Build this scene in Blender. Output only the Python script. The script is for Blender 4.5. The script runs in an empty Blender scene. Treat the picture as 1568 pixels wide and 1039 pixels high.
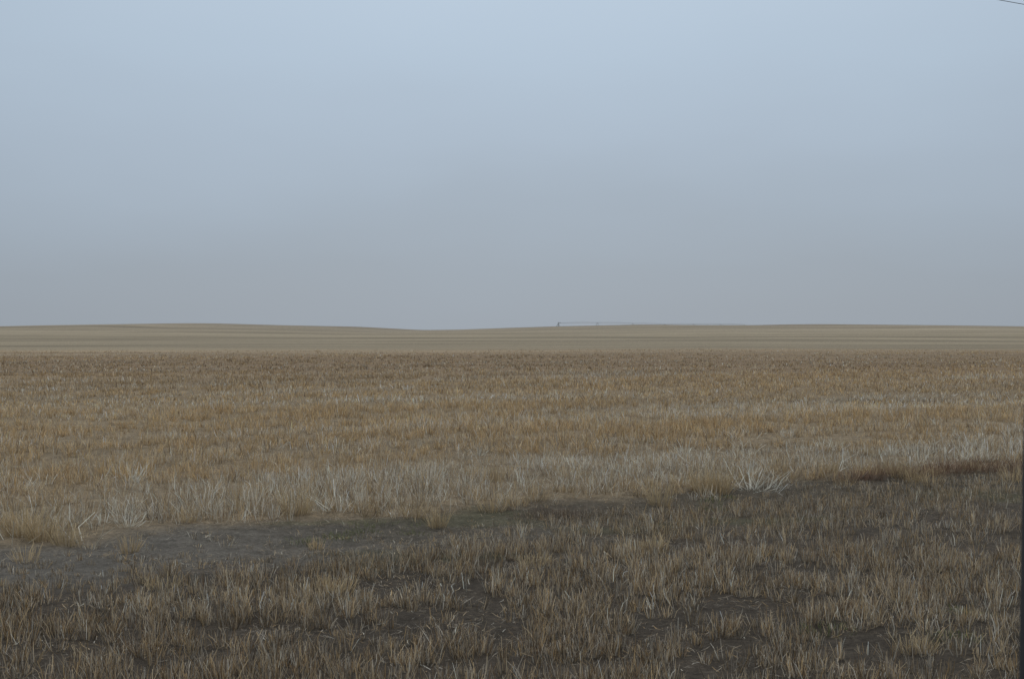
import bpy, math, numpy as np
from mathutils import Vector
rng=np.random.default_rng(7)
F=2154.0; H=2.0; HZ=500.0
scene=bpy.context.scene
scene.view_settings.view_transform='Standard'
scene.view_settings.look='None'
scene.view_settings.exposure=0

# ---------------------------------------------------------------- noise helpers
_tab=rng.random((512,512)).astype(np.float64)
def vnoise(x,y,ox=0):
    x=np.asarray(x,float)+ox*37.3; y=np.asarray(y,float)+ox*91.7
    xi=np.floor(x).astype(int); yi=np.floor(y).astype(int)
    fx=x-xi; fy=y-yi
    fx=fx*fx*(3-2*fx); fy=fy*fy*(3-2*fy)
    a=_tab[xi%512,yi%512]; b=_tab[(xi+1)%512,yi%512]
    c=_tab[xi%512,(yi+1)%512]; d=_tab[(xi+1)%512,(yi+1)%512]
    return (a*(1-fx)+b*fx)*(1-fy)+(c*(1-fx)+d*fx)*fy
def fbm(x,y,o=4,ox=0):
    s=0;a=0.5;t=0
    for i in range(o):
        s=s+a*vnoise(x*2**i,y*2**i,ox+i*3); t+=a; a*=0.5
    return s/t
def sstep(a,b,x):
    t=np.clip((x-a)/(b-a),0,1); return t*t*(3-2*t)

# road direction and field border (world metres)
D=np.array([0.853,0.522]); N=np.array([-0.522,0.853]); SB=13.6
def S(x,y): return N[0]*x+N[1]*y
def T(x,y): return D[0]*x+D[1]*y

# ---------------------------------------------------------------- terrain
cx=np.array([-600,0,90,200,310,420,540,640,700,790,860,985,1060,1160,1240,1400,1568,2200],float)
cy=np.array([500,502,499,496.3,494.6,497.6,500,505.3,504.6,501.4,499.2,496.6,497.4,497.6,496,497.6,500,498],float)
rx=(cx-784)/F*600; rz=2+(HZ-cy)/F*600
def ridge(x):
    xs=np.linspace(-400,420,1200); zz=np.interp(xs,rx,rz)
    k=np.exp(-np.linspace(-2,2,21)**2); k/=k.sum()
    zp=np.pad(zz,10,mode='edge'); zz=np.convolve(zp,k,'valid')
    return np.interp(x,xs,zz)
def terr(x,y):
    x=np.asarray(x,float); y=np.asarray(y,float)
    z=ridge(x)*sstep(230,600,y)
    z=z+0.35*(fbm(x/60,y/60,3,5)-0.5)*sstep(60,160,y)*(1-sstep(420,560,y))*2
    z=z-2.2*sstep(620,760,y)-0.75*sstep(770,900,y)-44*sstep(1100,2600,y)
    r=np.hypot(x,y)
    z=z-30*sstep(900,3000,r)*(y<600)
    s=S(x,y)
    near=1-sstep(60,120,r)
    z=z-0.05*np.exp(-((s-12.3)/0.9)**2)*near
    z=z+near*(0.05*(fbm(x/1.7,y/1.7,3,2)-0.5)+0.055*(fbm(x*3,y*3,3,4)-0.5))
    return z

def mkmesh(name,co,faces_quads,col=None,mat=None,smooth=False):
    me=bpy.data.meshes.new(name)
    nv=len(co); nf=len(faces_quads)
    me.vertices.add(nv); me.vertices.foreach_set('co',co.astype(np.float32).ravel())
    me.loops.add(nf*4); me.loops.foreach_set('vertex_index',faces_quads.astype(np.int32).ravel())
    me.polygons.add(nf)
    me.polygons.foreach_set('loop_start',(np.arange(nf)*4).astype(np.int32))
    me.polygons.foreach_set('loop_total',np.full(nf,4,np.int32))
    me.update(calc_edges=True)
    if smooth: me.polygons.foreach_set('use_smooth',np.ones(nf,bool))
    if col is not None:
        a=me.color_attributes.new('Col','FLOAT_COLOR','POINT')
        c=np.ones((nv,4),np.float32); c[:,:3]=col
        a.data.foreach_set('color',c.ravel())
    if mat: me.materials.append(mat)
    ob=bpy.data.objects.new(name,me); scene.collection.objects.link(ob)
    return ob

# ---------------------------------------------------------------- materials
def newmat(name):
    m=bpy.data.materials.new(name); m.use_nodes=True
    return m,m.node_tree,m.node_tree.nodes['Principled BSDF']
def simple(name,c,r=0.8,metal=0,var=0.15,scale=20):
    m,nt,b=newmat(name)
    n=nt.nodes.new('ShaderNodeTexNoise'); n.inputs['Scale'].default_value=scale; n.inputs['Detail'].default_value=5
    mx=nt.nodes.new('ShaderNodeMix'); mx.data_type='RGBA'
    mx.inputs[6].default_value=(*[v*(1-var) for v in c],1); mx.inputs[7].default_value=(*[v*(1+var) for v in c],1)
    tc=nt.nodes.new('ShaderNodeTexCoord'); nt.links.new(tc.outputs['Object'],n.inputs['Vector'])
    nt.links.new(n.outputs['Fac'],mx.inputs[0]); nt.links.new(mx.outputs[2],b.inputs['Base Color'])
    b.inputs['Roughness'].default_value=r; b.inputs['Metallic'].default_value=metal
    return m
mstraw,nt,b=newmat('dry_straw')
at=nt.nodes.new('ShaderNodeAttribute'); at.attribute_name='Col'
geo=nt.nodes.new('ShaderNodeNewGeometry')
n=nt.nodes.new('ShaderNodeTexNoise'); n.inputs['Scale'].default_value=45; n.inputs['Detail'].default_value=2
nt.links.new(geo.outputs['Position'],n.inputs['Vector'])
mr=nt.nodes.new('ShaderNodeMapRange'); mr.inputs[3].default_value=0.72; mr.inputs[4].default_value=1.28
nt.links.new(n.outputs['Fac'],mr.inputs[0])
vm=nt.nodes.new('ShaderNodeVectorMath'); vm.operation='SCALE'
nt.links.new(at.outputs['Color'],vm.inputs[0]); nt.links.new(mr.outputs[0],vm.inputs['Scale'])
nt.links.new(vm.outputs[0],b.inputs['Base Color']); b.inputs['Roughness'].default_value=0.85
b.inputs['Specular IOR Level'].default_value=0.2

mg,nt,b=newmat('soil_and_stubble_ground')
at=nt.nodes.new('ShaderNodeAttribute'); at.attribute_name='Col'
geo=nt.nodes.new('ShaderNodeNewGeometry')
def noise(scale,detail=6,rough=0.6,vec=None):
    n=nt.nodes.new('ShaderNodeTexNoise'); n.inputs['Scale'].default_value=scale; n.inputs['Detail'].default_value=detail; n.inputs['Roughness'].default_value=rough
    nt.links.new(vec or geo.outputs['Position'],n.inputs['Vector']); return n
def rng_(src,a,b_,lo=0.3,hi=0.7):
    m=nt.nodes.new('ShaderNodeMapRange'); m.inputs[1].default_value=lo; m.inputs[2].default_value=hi
    m.inputs[3].default_value=a; m.inputs[4].default_value=b_
    nt.links.new(src,m.inputs[0]); return m.outputs[0]
mp=nt.nodes.new('ShaderNodeMapping'); mp.inputs['Rotation'].default_value=(0,0,-math.radians(10)); mp.inputs['Scale'].default_value=(0.12,1,1)
nt.links.new(geo.outputs['Position'],mp.inputs['Vector'])
n1=noise(22,8,0.8); n2=noise(5,6,0.6); n3=noise(0.35,6,0.6,mp.outputs['Vector']); n4=noise(0.05,8,0.7,mp.outputs['Vector'])
def mul(a,b_):
    m=nt.nodes.new('ShaderNodeMath'); m.operation='MULTIPLY'; nt.links.new(a,m.inputs[0]); nt.links.new(b_,m.inputs[1]); return m.outputs[0]
f=mul(mul(mul(rng_(n1.outputs['Fac'],0.4,1.6),rng_(n2.outputs['Fac'],0.7,1.3)),rng_(n3.outputs['Fac'],0.82,1.18)),rng_(n4.outputs['Fac'],0.84,1.16))
vm=nt.nodes.new('ShaderNodeVectorMath'); vm.operation='SCALE'
nt.links.new(at.outputs['Color'],vm.inputs[0]); nt.links.new(f,vm.inputs['Scale'])
nt.links.new(vm.outputs[0],b.inputs['Base Color'])
b.inputs['Roughness'].default_value=0.95; b.inputs['Specular IOR Level'].default_value=0.1
bp=nt.nodes.new('ShaderNodeBump'); bp.inputs['Strength'].default_value=0.9; bp.inputs['Distance'].default_value=0.045
nt.links.new(n1.outputs['Fac'],bp.inputs['Height']); nt.links.new(bp.outputs[0],b.inputs['Normal'])

# ---------------------------------------------------------------- ground sheet (polar grid)
ang=np.unique(np.concatenate([np.arange(-180,-40,1.5),np.arange(-40,40,0.2),np.arange(40,180.1,1.5)]))
ang=ang[ang<180]; ang=np.radians(ang)
rad=np.concatenate([np.linspace(0.3,6,20,endpoint=False),np.arange(6,32,0.06),np.geomspace(32,9000,420)])
R,A=np.meshgrid(rad,ang,indexing='ij')
X=R*np.sin(A); Y=R*np.cos(A)
Z=terr(X,Y)
co=np.stack([X,Y,Z],-1).reshape(-1,3)
nr,na=R.shape
i=np.arange(nr-1)[:,None]; j=np.arange(na)[None,:]; j2=(j+1)%na
q=np.stack([i*na+j+0*j2,i*na+j2,(i+1)*na+j2,(i+1)*na+j],-1).reshape(-1,4)
c0=len(co); co=np.vstack([co,[[0,0,float(terr(0,0))]]])
jj=np.arange(0,na-1,2)
cap=np.stack([np.full(len(jj),c0),(jj+2)%na,jj+1,jj],-1)
q=q[:,::-1]
q=np.vstack([q,cap])
def groundcol(x,y):
    s=S(x,y)+0.5*(fbm(x/1.5,y/1.5,4,9)-0.5)*2.6
    soil=np.array([0.092,0.073,0.055]); track=np.array([0.178,0.158,0.134]); dark=np.array([0.098,0.079,0.057])
    under=np.array([0.255,0.192,0.122]); brown=np.array([0.235,0.163,0.098]); pale=np.array([0.275,0.222,0.150])
    t=T(x,y)
    tr=(1-sstep(1,9,t+2*(fbm(x/2,y/2,3,10)-0.5)))[...,None]
    trk=track*tr+dark*(1-tr)
    a=sstep(10.2,11.8,s)[...,None]; c=soil*(1-a)+trk*a
    a=sstep(SB-0.4,SB+0.4,s)[...,None]; c=c*(1-a)+under*a
    a=sstep(30,75,y)[...,None]; c=c*(1-a)+brown*a
    e=y-0.08*x+30*(fbm(x/50,y/12,3,11)-0.5)
    a=sstep(80,150,e)[...,None]; c=c*(1-a)+pale*a
    f=fbm(x/220,y/26,4,13); f2=fbm(x/60,y/9,3,17); f3=fbm(x/300,y/70,3,19)
    far=sstep(70,130,y)
    c=c*(1+far*((f-0.5)*0.6+(f2-0.5)*0.6+(f3-0.5)*0.5))[...,None]
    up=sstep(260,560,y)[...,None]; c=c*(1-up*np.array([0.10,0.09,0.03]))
    g=sstep(0.60,0.75,fbm(x/2.2,y/1.2,3,21))*(s<SB)*(s>9.5)*np.where(y<40,1,0)
    c=c*(1-0.4*g[...,None])+0.4*g[...,None]*np.array([0.11,0.108,0.055])
    return np.clip(c,0.01,1)
col=groundcol(co[:,0],co[:,1])
ground=mkmesh('ground',co,q,col,mg,smooth=True)

# ---------------------------------------------------------------- blades
def blades(bx,by,h,w,lean,az,col,kink=0.3,z0=0.0):
    n=len(bx); z=terr(bx,by)-0.01+z0
    dx=np.sin(az)*np.sin(lean); dy=np.cos(az)*np.sin(lean); dz=np.cos(lean)
    fa=rng.uniform(0,np.pi*2,n)
    wx=np.cos(fa)*w/2; wy=np.sin(fa)*w/2
    l1=rng.uniform(0.4,0.7,n)*h; l2=h-l1
    k=lean+rng.normal(0,kink,n); a2=az+rng.normal(0,0.6,n)
    ex=np.sin(a2)*np.sin(k); ey=np.cos(a2)*np.sin(k); ez=np.cos(k)
    p0=np.stack([bx,by,z],-1); p1=p0+np.stack([dx,dy,dz],-1)*l1[:,None]; p2=p1+np.stack([ex,ey,ez],-1)*l2[:,None]
    W=np.stack([wx,wy,np.zeros(n)],-1)
    v=np.stack([p0-W,p0+W,p1-W*0.9,p1+W*0.9,p2-W*0.5,p2+W*0.5],1).reshape(-1,3)
    b_=np.arange(n)[:,None]*6
    f=np.concatenate([b_+np.array([[0,1,3,2]]),b_+np.array([[2,3,5,4]])],1).reshape(-1,4)
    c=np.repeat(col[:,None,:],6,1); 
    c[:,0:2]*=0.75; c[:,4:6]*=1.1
    return v,f,np.clip(c,0,0.85).reshape(-1,3)
def join(parts):
    V=[];Fc=[];C=[];o=0
    for v,f,c in parts:
        V.append(v);Fc.append(f+o);C.append(c);o+=len(v)
    return np.vstack(V),np.vstack(Fc),np.vstack(C)
HALF=31
def sector(n,r0,r1,half=HALF):
    r=np.sqrt(rng.uniform(r0*r0,r1*r1,n)); a=np.radians(rng.uniform(-half,half,n))
    return r*np.sin(a),r*np.cos(a)
def area(r0,r1,half=HALF): return (r1*r1-r0*r0)*math.radians(half)

OCH=np.array([0.55,0.37,0.185]); TAN=np.array([0.60,0.455,0.285]); GREY=np.array([0.48,0.405,0.315]); PALE=np.array([0.82,0.74,0.61]); BRN=np.array([0.25,0.165,0.095]); DRK=np.array([0.14,0.105,0.07])
def mixcol(n,ws):
    cols=np.array([OCH,TAN,GREY,PALE,BRN,DRK])
    ws=np.asarray(ws,float); 
    if ws.ndim==1: ws=np.tile(ws,(n,1))
    ws=np.clip(ws,0.0001,None); ws/=ws.sum(1,keepdims=True)
    u=rng.random(n)[:,None]; idx=(np.cumsum(ws,1)<u).sum(1).clip(0,5)
    return cols[idx]*rng.uniform(0.65,1.35,n)[:,None]

parts=[]
def tall(r0,r1,dens,nb,wmin,hs=1.0):
    n=int(area(r0,r1)*dens); x,y=sector(n,r0,r1)
    s=S(x,y); t=T(x,y); sp=0.30
    if r0<45:
        sn=np.round(s/sp)*sp+rng.normal(0,0.05,n)
        x=x+N[0]*(sn-s); y=y+N[1]*(sn-s); s=sn
    edge=SB+1.6*(fbm(t/0.9,t*0,3,31)-0.5)+1.2*(fbm(t/3.5,t*0,2,33)-0.5)
    d=fbm(t/0.8,s/0.6,3,41)
    prob=np.clip((d-0.30)*5,0.10,1)*sstep(edge-0.3,edge+0.4,s)
    e=y-0.08*x+30*(fbm(x/50,y/12,3,11)-0.5)
    fade=sstep(66,132,e)
    prob=prob*(1-fade)
    k=rng.random(n)<prob; x=x[k];y=y[k];s=s[k];t=t[k];d=d[k];fade=fade[k]; n=len(x)
    # long colour streaks that run with the drill rows, wider ones further out
    st=fbm(t/12,s/1.5,4,51); st2=fbm(t/3.5,s/1.0,3,57); band=fbm(t/55,s/6,4,61)
    right=sstep(2,22,t)
    pale=np.clip((st2-0.45)*5,0,1)*np.exp(-((s-16.0)/2.4)**2)*(1.3+1.7*right) + 1.1*np.clip((st-0.53)*8,0,1)
    och=np.clip((0.5-st)*8,0,1)*1.2+np.clip((band-0.5)*5,0,1)
    brown=sstep(34,75,y)*(1-fade)
    hh=(0.155+0.09*(d-0.5)*2+0.07*np.exp(-((s-14.2)/1.2)**2))*(1+0.4*(fbm(t/2.2,s/2.2,2,71)-0.5)*2)*hs
    hh=hh*rng.uniform(0.75,1.3,n)*(1-0.6*fade)
    X=np.repeat(x,nb);Yy=np.repeat(y,nb);m=len(X)
    a=rng.uniform(0,2*np.pi,m); rr=np.sqrt(rng.random(m))*np.repeat(rng.uniform(0.03,0.085,n),nb)
    if r0>35: rr=rr*2.5
    bx=X+rr*np.sin(a); by=Yy+rr*np.cos(a)
    h=np.repeat(hh,nb)*rng.uniform(0.4,1.15,m)
    lean=np.abs(rng.normal(0,0.36,m))+np.minimum(rr,0.09)*3.0
    flop=rng.random(m)<0.18; lean=np.where(flop,rng.uniform(0.8,1.5,m),lean)
    w=rng.uniform(wmin*0.7,wmin*1.4,m)
    Pp=np.repeat(pale,nb);O=np.repeat(och,nb);B=np.repeat(brown,nb)
    ws=np.stack([0.45+1.0*O,0.8+0*O,0.35+1.0*Pp,0.07+1.0*Pp*(1-B*0.7),0.2+0.6*B,0.12+0*B],-1)
    c=mixcol(m,ws)*np.repeat(rng.uniform(0.7,1.22,n)*(0.98+0.7*(band-0.5)+0.35*(st-0.5)),nb)[:,None]
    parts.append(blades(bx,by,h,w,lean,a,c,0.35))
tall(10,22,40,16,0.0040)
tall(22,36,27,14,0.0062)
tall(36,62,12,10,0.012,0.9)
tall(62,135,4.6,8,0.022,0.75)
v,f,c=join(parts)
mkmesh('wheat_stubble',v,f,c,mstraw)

# --- short stubble of the verge
parts=[]
def short(r0,r1,dens,nb):
    n=int(area(r0,r1)*dens); x,y=sector(n,r0,r1)
    s=S(x,y);t=T(x,y)
    sn=np.round(s/0.24)*0.24+rng.normal(0,0.05,n); x=x+N[0]*(sn-s); y=y+N[1]*(sn-s); s=sn
    d=fbm(x/0.6,y/0.5,3,81); dd=fbm(x/3,y/1.6,3,85)
    up=11.2+1.6*(fbm(t/1.5,t*0,3,87)-0.5)+2.0*sstep(4,11,t)
    bare=sstep(up-1.0,up+0.5,s)
    prob=np.clip((d-0.28)*5,0.10,1)*(1-bare*0.72)*(s<SB-0.0)
    k=rng.random(n)<prob; x=x[k];y=y[k];s=s[k];t=t[k];d=d[k];dd=dd[k];bare=bare[k];n=len(x)
    hh=(0.075+0.09*d)*rng.uniform(0.6,1.4,n)*(1-0.55*bare)
    m=n*nb; a=rng.uniform(0,2*np.pi,m); rr=np.sqrt(rng.random(m))*np.repeat(rng.uniform(0.02,0.07,n),nb)
    bx=np.repeat(x,nb)+rr*np.sin(a); by=np.repeat(y,nb)+rr*np.cos(a)
    h=np.repeat(hh,nb)*rng.uniform(0.4,1.15,m)
    lean=np.abs(rng.normal(0,0.25,m))+rr*5
    w=rng.uniform(0.0028,0.0052,m)
    L=np.repeat(np.clip((dd-0.42)*4+0.6*sstep(-1,4,x)*(1-sstep(8,12,y)),0,1),nb)
    ws=np.stack([0.40+0*L,0.6+0.6*L,0.85+0*L,0.07+0.35*L,0.5-0.3*L,0.3-0.22*L],-1)
    c=mixcol(m,ws)*np.repeat(rng.uniform(0.62,1.2,n),nb)[:,None]*0.88
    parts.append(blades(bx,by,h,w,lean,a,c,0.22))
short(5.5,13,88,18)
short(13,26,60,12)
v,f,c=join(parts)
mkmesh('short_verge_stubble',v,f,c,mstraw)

# --- straw litter lying on the soil
n=190000; x,y=sector(n,5.5,28); k=rng.random(n)<np.clip((fbm(x/0.7,y/0.5,3,91)-0.3)*3,0.15,1); x=x[k];y=y[k];n=len(x)
c=mixcol(n,[0.4,0.7,1.1,0.15,0.6,0.6])*0.8
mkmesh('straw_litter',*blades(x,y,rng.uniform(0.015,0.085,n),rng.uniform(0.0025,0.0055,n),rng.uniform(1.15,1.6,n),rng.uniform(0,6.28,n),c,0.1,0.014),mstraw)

# --- special clumps
def P(px,py): Yd=F*H/(py-HZ); return (px-784)/F*Yd,Yd
def clump(cx_,cy_,rad_,nb,h,colr,lean=0.35,w=0.004,kink=0.4):
    a=rng.uniform(0,6.28,nb); rr=np.sqrt(rng.random(nb))*rad_
    c=np.array(colr)*rng.uniform(0.6,1.35,nb)[:,None]
    return blades(cx_+rr*np.sin(a),cy_+rr*np.cos(a),h*rng.uniform(0.4,1.15,nb),rng.uniform(w*0.7,w*1.3,nb),np.abs(rng.normal(0,lean,nb))+rr/rad_*lean*0.8,a,c,kink)
parts=[]
for px in np.linspace(1290,1640,30):
    x0,y0=P(px,731-(px-1290)*0.06+rng.uniform(-6,5)); parts.append(clump(x0,y0,rng.uniform(0.12,0.3),int(rng.uniform(50,150)),rng.uniform(0.12,0.22),(0.21,0.125,0.082),0.6,0.0045,0.7))
for px,py in [(835,783),(850,780),(872,786),(808,787),(893,781)]:
    x0,y0=P(px,py); parts.append(clump(x0,y0,0.2,90,0.12,(0.20,0.145,0.105),0.6,0.004,0.7))
v,f,c=join(parts); mkmesh('russet_weed_patch',v,f,c,mstraw)
parts=[]
for px,py in [(545,806),(520,812),(570,803),(500,818),(1100,765),(1085,770),(470,822),(1450,985),(1260,965),(1490,940),(640,806),(1120,760)]:
    for _ in range(3):
        x0,y0=P(px+rng.uniform(-18,18),py+rng.uniform(-5,5)); parts.append(clump(x0,y0,0.16,60,0.055,(0.17,0.175,0.075),0.6,0.004))
v,f,c=join(parts); mkmesh('green_grass_patch',v,f,c,mstraw)
parts=[]
for px,py,h,nb in [(455,790,0.32,170),(60,826,0.30,190),(30,822,0.3,140),(100,830,0.25,120),(1010,768,0.3,120),(1100,752,0.36,170),(1080,752,0.33,130),(515,905,0.15,100),(490,910,0.14,80),(1000,842,0.14,130),(970,848,0.13,110),(1400,995,0.14,100),(250,905,0.12,100),(820,870,0.12,100)]:
    x0,y0=P(px,py); parts.append(clump(x0,y0,0.13,nb,h,(0.52,0.395,0.235),0.3,0.0045,0.2))
for k in range(130):
    t_=rng.uniform(-10,26); s_=SB+rng.normal(0.5,0.9); x0=D[0]*t_+N[0]*s_; y0=D[1]*t_+N[1]*s_
    parts.append(clump(x0,y0,rng.uniform(0.07,0.15),int(rng.uniform(40,110)),rng.uniform(0.12,0.28),np.array([0.52,0.385,0.225])*rng.uniform(0.75,1.1),0.3,0.0042,0.25))
v,f,c=join(parts); mkmesh('tan_grass_tuft',v,f,c,mstraw)
parts=[]
for px,py,nb,h in [(520,785,26,0.42),(1150,748,44,0.5),(1170,748,30,0.4),(750,760,28,0.3),(800,745,24,0.3),(200,735,26,0.28),(1400,712,30,0.36),(1505,706,46,0.4),(1280,722,30,0.4),(15,832,12,0.5),(130,828,8,0.45),(940,895,14,0.16),(715,905,8,0.2),(660,735,18,0.3),(1000,712,22,0.3),(20,735,30,0.3)]:
    x0,y0=P(px,py); parts.append(clump(x0,y0,0.18,nb,h,(0.80,0.73,0.60),0.75,0.0065,0.6))
for k in range(420):
    t_=rng.uniform(-16,34); s_=SB+0.3+abs(rng.normal(0,4.2)); x0=D[0]*t_+N[0]*s_; y0=D[1]*t_+N[1]*s_
    parts.append(clump(x0,y0,rng.uniform(0.06,0.22),int(rng.uniform(8,36)),rng.uniform(0.14,0.3),np.array([0.80,0.72,0.59])*rng.uniform(0.75,1.05),0.6,0.006,0.5))
v,f,c=join(parts); mkmesh('bleached_straw_tuft',v,f,c,mstraw)

# ---------------------------------------------------------------- generic tube builder
def tube(p0,p1,r0,r1=None,seg=8):
    r1=r0 if r1 is None else r1
    p0=Vector(p0);p1=Vector(p1); d=(p1-p0).normalized()
    u=d.orthogonal().normalized(); w=d.cross(u)
    vs=[];fs=[]
    for p,r in((p0,r0),(p1,r1)):
        for k in range(seg):
            a=2*math.pi*k/seg; vs.append(p+u*math.cos(a)*r+w*math.sin(a)*r)
    for k in range(seg): fs.append((k,(k+1)%seg,seg+(k+1)%seg,seg+k))
    fs.append(tuple(range(seg))[::-1]); fs.append(tuple(range(seg,2*seg)))
    return vs,fs
def obj(name,tubes,mat,parent=None):
    V=[];Fc=[]
    for vs,fs in tubes:
        o=len(V); V+= [tuple(v) for v in vs]; Fc+=[tuple(i+o for i in f) for f in fs]
    me=bpy.data.meshes.new(name); me.from_pydata(V,[],Fc); me.update(); me.materials.append(mat)
    ob=bpy.data.objects.new(name,me); scene.collection.objects.link(ob)
    if parent: ob.parent=parent
    return ob
def empty(name):
    e=bpy.data.objects.new(name,None); scene.collection.objects.link(e); return e
galv=simple('galvanised_steel',(0.42,0.42,0.42),0.7,0.1); rubber=simple('tyre_rubber',(0.03,0.03,0.03),0.9)
wood=simple('weathered_wood',(0.16,0.12,0.09),0.9); cable=simple('cable',(0.16,0.17,0.18),0.6)
def torus(c,axis,R_,r_,n=20,m=6):
    axis=Vector(axis).normalized(); up=Vector((0,0,1)); side=axis.cross(up).normalized()
    vs=[];fs=[]
    for i_ in range(n):
        a=2*math.pi*i_/n; rd=side*math.cos(a)+up*math.sin(a)
        for j_ in range(m):
            b_=2*math.pi*j_/m; vs.append(Vector(c)+rd*(R_+r_*math.cos(b_))+axis*r_*math.sin(b_))
    for i_ in range(n):
        for j_ in range(m):
            fs.append((i_*m+j_,((i_+1)%n)*m+j_,((i_+1)%n)*m+(j_+1)%m,i_*m+(j_+1)%m))
    return vs,fs
# ---------------------------------------------------------------- centre pivot irrigator
piv=empty('center_pivot_irrigator')
A0=np.array([(855-784)/F*750,750.]); B0=np.array([(1140-784)/F*1000,1000.])
ns=6; dirv=(B0-A0)/np.linalg.norm(B0-A0); side=np.array([-dirv[1],dirv[0]])
tops=[]; steel=[]; wheels=[]
for k in range(ns+1):
    p=A0+(B0-A0)*k/ns; g=float(terr(p[0],p[1])); top=Vector((p[0],p[1],g+3.8)); tops.append(top)
    feet=[Vector((p[0]+side[0]*s_*1.9,p[1]+side[1]*s_*1.9,g+0.6)) for s_ in(-1,1)]
    for ft in feet:
        steel.append(tube(ft,top+Vector((dirv[0]*0.4,dirv[1]*0.4,0)),0.07)); steel.append(tube(ft,top-Vector((dirv[0]*0.4,dirv[1]*0.4,0)),0.07))
        wheels.append(torus(ft,(dirv[0],dirv[1],0),0.5,0.14))
    steel.append(tube(feet[0],feet[1],0.09))
for k in range(ns):
    a=tops[k];b_=tops[k+1]
    nn=8; pts=[]
    for i_ in range(nn+1):
        t_=i_/nn; pts.append(a.lerp(b_,t_)+Vector((0,0,0.22*math.sin(math.pi*t_))))
    for i_ in range(nn): steel.append(tube(pts[i_],pts[i_+1],0.10))
    low=[None]*(nn+1)
    for i_ in range(1,nn): low[i_]=pts[i_]-Vector((0,0,0.8))
    low[0]=pts[0];low[nn]=pts[nn]
    for i_ in range(nn): steel.append(tube(low[i_],low[i_+1],0.016,seg=5))
    for i_ in range(1,nn):
        steel.append(tube(low[i_],pts[i_],0.016,seg=5))
        if i_<nn-1: steel.append(tube(low[i_],pts[i_+1],0.014,seg=5))
t0=tops[0]; g0=float(terr(t0.x,t0.y))
steel.append(tube((t0.x,t0.y,g0),(t0.x,t0.y,g0+4.3),0.2))
steel.append(tube((t0.x,t0.y,g0+4.2),(t0.x+dirv[0]*3,t0.y+dirv[1]*3,g0+4.0),0.12))
obj('truss_spans',steel,galv,piv); obj('wheels',wheels,rubber,piv)

# ---------------------------------------------------------------- overhead line (poles stand outside the view)
pl=empty('power_line')
W0=np.array([9.05,25.8]); zt=7.75
pa=W0-D*32; pb=W0+D*32
def wire(off,z,sag=0.45,r=0.006):
    out=[];pts=[]
    for i_ in range(41):
        t_=i_/40; p=pa+(pb-pa)*t_+N*off; pts.append((p[0],p[1],z+sag*((2*t_-1)**2)))
    for i_ in range(40): out.append(tube(pts[i_],pts[i_+1],r,seg=6))
    return out
obj('wire',wire(0,zt+0.20),cable,pl)
poles=[]
for p in(pa,pb):
    g=float(terr(p[0],p[1])); poles.append(tube((p[0],p[1],g-0.3),(p[0],p[1],zt+0.5),0.15,0.11,12))
    poles.append(tube((p[0],p[1],zt+0.5),(p[0],p[1],zt+0.65),0.03,0.05,8))
obj('poles',poles,wood,pl)

# ---------------------------------------------------------------- vehicle window pillar (camera looks out of a side window)
veh=empty('vehicle_door')
blk=simple('black_trim',(0.012,0.013,0.016),0.7)
d_=0.75; pp=[]
for i_ in range(13):
    z=H-0.42+i_*0.085
    x=(1567.5-784)/F*d_+0.045*1.064+(z-H+0.035)*0.0137+0.10*max(0,(z-H+0.03))**2+max(0,(z-H+0.03))*0.03
    pp.append(Vector((x,d_-0.05*max(0,z-H),z)))
tb=[tube(pp[i_],pp[i_+1],0.045,seg=24) for i_ in range(12)]
obj('window_pillar',tb,blk,veh)
obj('door_sill',[tube(pp[0]+Vector((0.03,0,0)),(-0.75,0.75,H-0.42),0.05,seg=16)],blk,veh)

# ---------------------------------------------------------------- sky
w=bpy.data.worlds.new('World'); scene.world=w; w.use_nodes=True; nt=w.node_tree; nt.nodes.clear()
out=nt.nodes.new('ShaderNodeOutputWorld')
el=math.radians(42); az=math.radians(5)
sky=nt.nodes.new('ShaderNodeTexSky'); sky.sky_type='NISHITA'; sky.sun_disc=False; sky.sun_elevation=el; sky.sun_rotation=az; sky.dust_density=1
bg1=nt.nodes.new('ShaderNodeBackground'); bg1.inputs[1].default_value=0.06; nt.links.new(sky.outputs[0],bg1.inputs[0])
tc=nt.nodes.new('ShaderNodeTexCoord'); sx=nt.nodes.new('ShaderNodeSeparateXYZ'); nt.links.new(tc.outputs['Generated'],sx.inputs[0])
mpn=nt.nodes.new('ShaderNodeMapping'); mpn.inputs['Scale'].default_value=(1,1,3.0); nt.links.new(tc.outputs['Generated'],mpn.inputs[0])
nz=nt.nodes.new('ShaderNodeTexNoise'); nz.inputs['Scale'].default_value=2.4; nz.inputs['Detail'].default_value=4; nz.inputs['Roughness'].default_value=0.5
nt.links.new(mpn.outputs[0],nz.inputs['Vector'])
m1=nt.nodes.new('ShaderNodeMath'); m1.operation='MULTIPLY_ADD'; m1.inputs[1].default_value=0.12; m1.inputs[2].default_value=-0.06; nt.links.new(nz.outputs['Fac'],m1.inputs[0])
m2=nt.nodes.new('ShaderNodeMath'); m2.operation='ADD'; nt.links.new(sx.outputs['Z'],m2.inputs[0]); nt.links.new(m1.outputs[0],m2.inputs[1])
cr=nt.nodes.new('ShaderNodeValToRGB'); nt.links.new(m2.outputs[0],cr.inputs[0])
e=cr.color_ramp; e.interpolation='LINEAR'
def srgb(r,g,b_): 
    f_=lambda u:(u/255/12.92 if u<10.3 else ((u/255+0.055)/1.055)**2.4)
    return (f_(r),f_(g),f_(b_),1)
e.elements[0].position=0.0; e.elements[0].color=srgb(162,172,183)
e.elements[1].position=1.0; e.elements[1].color=(1.0,1.08,1.15,1)
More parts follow.
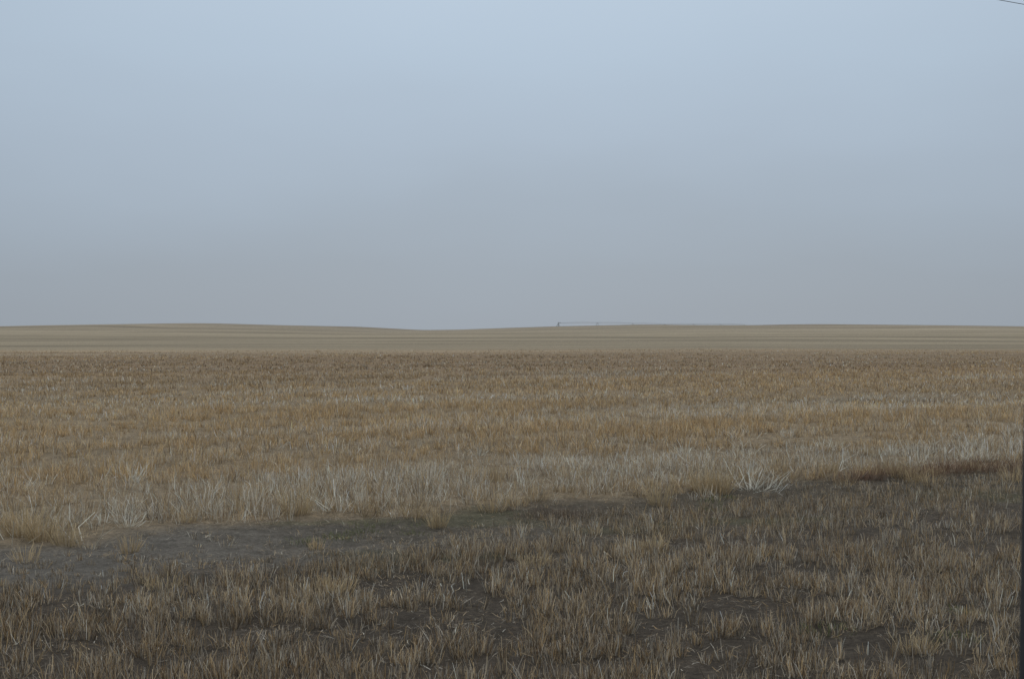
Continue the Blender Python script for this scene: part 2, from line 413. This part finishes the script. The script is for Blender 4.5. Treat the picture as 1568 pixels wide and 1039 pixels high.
for p_,c_ in [(0.035,(163,174,186)),(0.075,(168,181,195)),(0.13,(176,191,207)),(0.19,(183,200,217)),(0.24,(187,204,221)),(0.4,(212,227,240))]:
    q_=e.elements.new(p_); q_.color=srgb(*c_)
vd=nt.nodes.new('ShaderNodeVectorMath'); vd.operation='DOT_PRODUCT'; vd.inputs[1].default_value=(0,0.93,0.36)
nt.links.new(tc.outputs['Generated'],vd.inputs[0])
mr=nt.nodes.new('ShaderNodeMapRange'); mr.inputs[1].default_value=0.86; mr.inputs[2].default_value=1.0; mr.inputs[3].default_value=0.83; mr.inputs[4].default_value=1.0
nt.links.new(vd.outputs['Value'],mr.inputs[0])
sc=nt.nodes.new('ShaderNodeVectorMath'); sc.operation='SCALE'; nt.links.new(cr.outputs[0],sc.inputs[0]); nt.links.new(mr.outputs[0],sc.inputs['Scale'])
bg2=nt.nodes.new('ShaderNodeBackground'); nt.links.new(sc.outputs[0],bg2.inputs[0]); bg2.inputs[1].default_value=1.0
mxs=nt.nodes.new('ShaderNodeMixShader'); mxs.inputs[0].default_value=0.96
nt.links.new(bg1.outputs[0],mxs.inputs[1]); nt.links.new(bg2.outputs[0],mxs.inputs[2]); nt.links.new(mxs.outputs[0],out.inputs[0])
sl=bpy.data.lights.new('sun','SUN'); sl.energy=0.6; sl.angle=math.radians(30); sl.color=(1,0.95,0.88)
so=bpy.data.objects.new('sun',sl); scene.collection.objects.link(so)
dv=Vector((math.sin(az)*math.cos(el),math.cos(az)*math.cos(el),math.sin(el)))
so.rotation_euler=dv.to_track_quat('Z','Y').to_euler()

# ---------------------------------------------------------------- camera
cd=bpy.data.cameras.new('camera'); cam=bpy.data.objects.new('camera',cd); scene.collection.objects.link(cam)
cd.sensor_width=23.6; cd.lens=23.6*F/1568; cd.clip_start=0.05; cd.clip_end=20000
cam.location=(0,0,H); cam.rotation_euler=(math.radians(90-math.degrees(math.atan(19.5/F))),0,0)
cd.dof.use_dof=True; cd.dof.focus_distance=20; cd.dof.aperture_fstop=18
scene.camera=cam
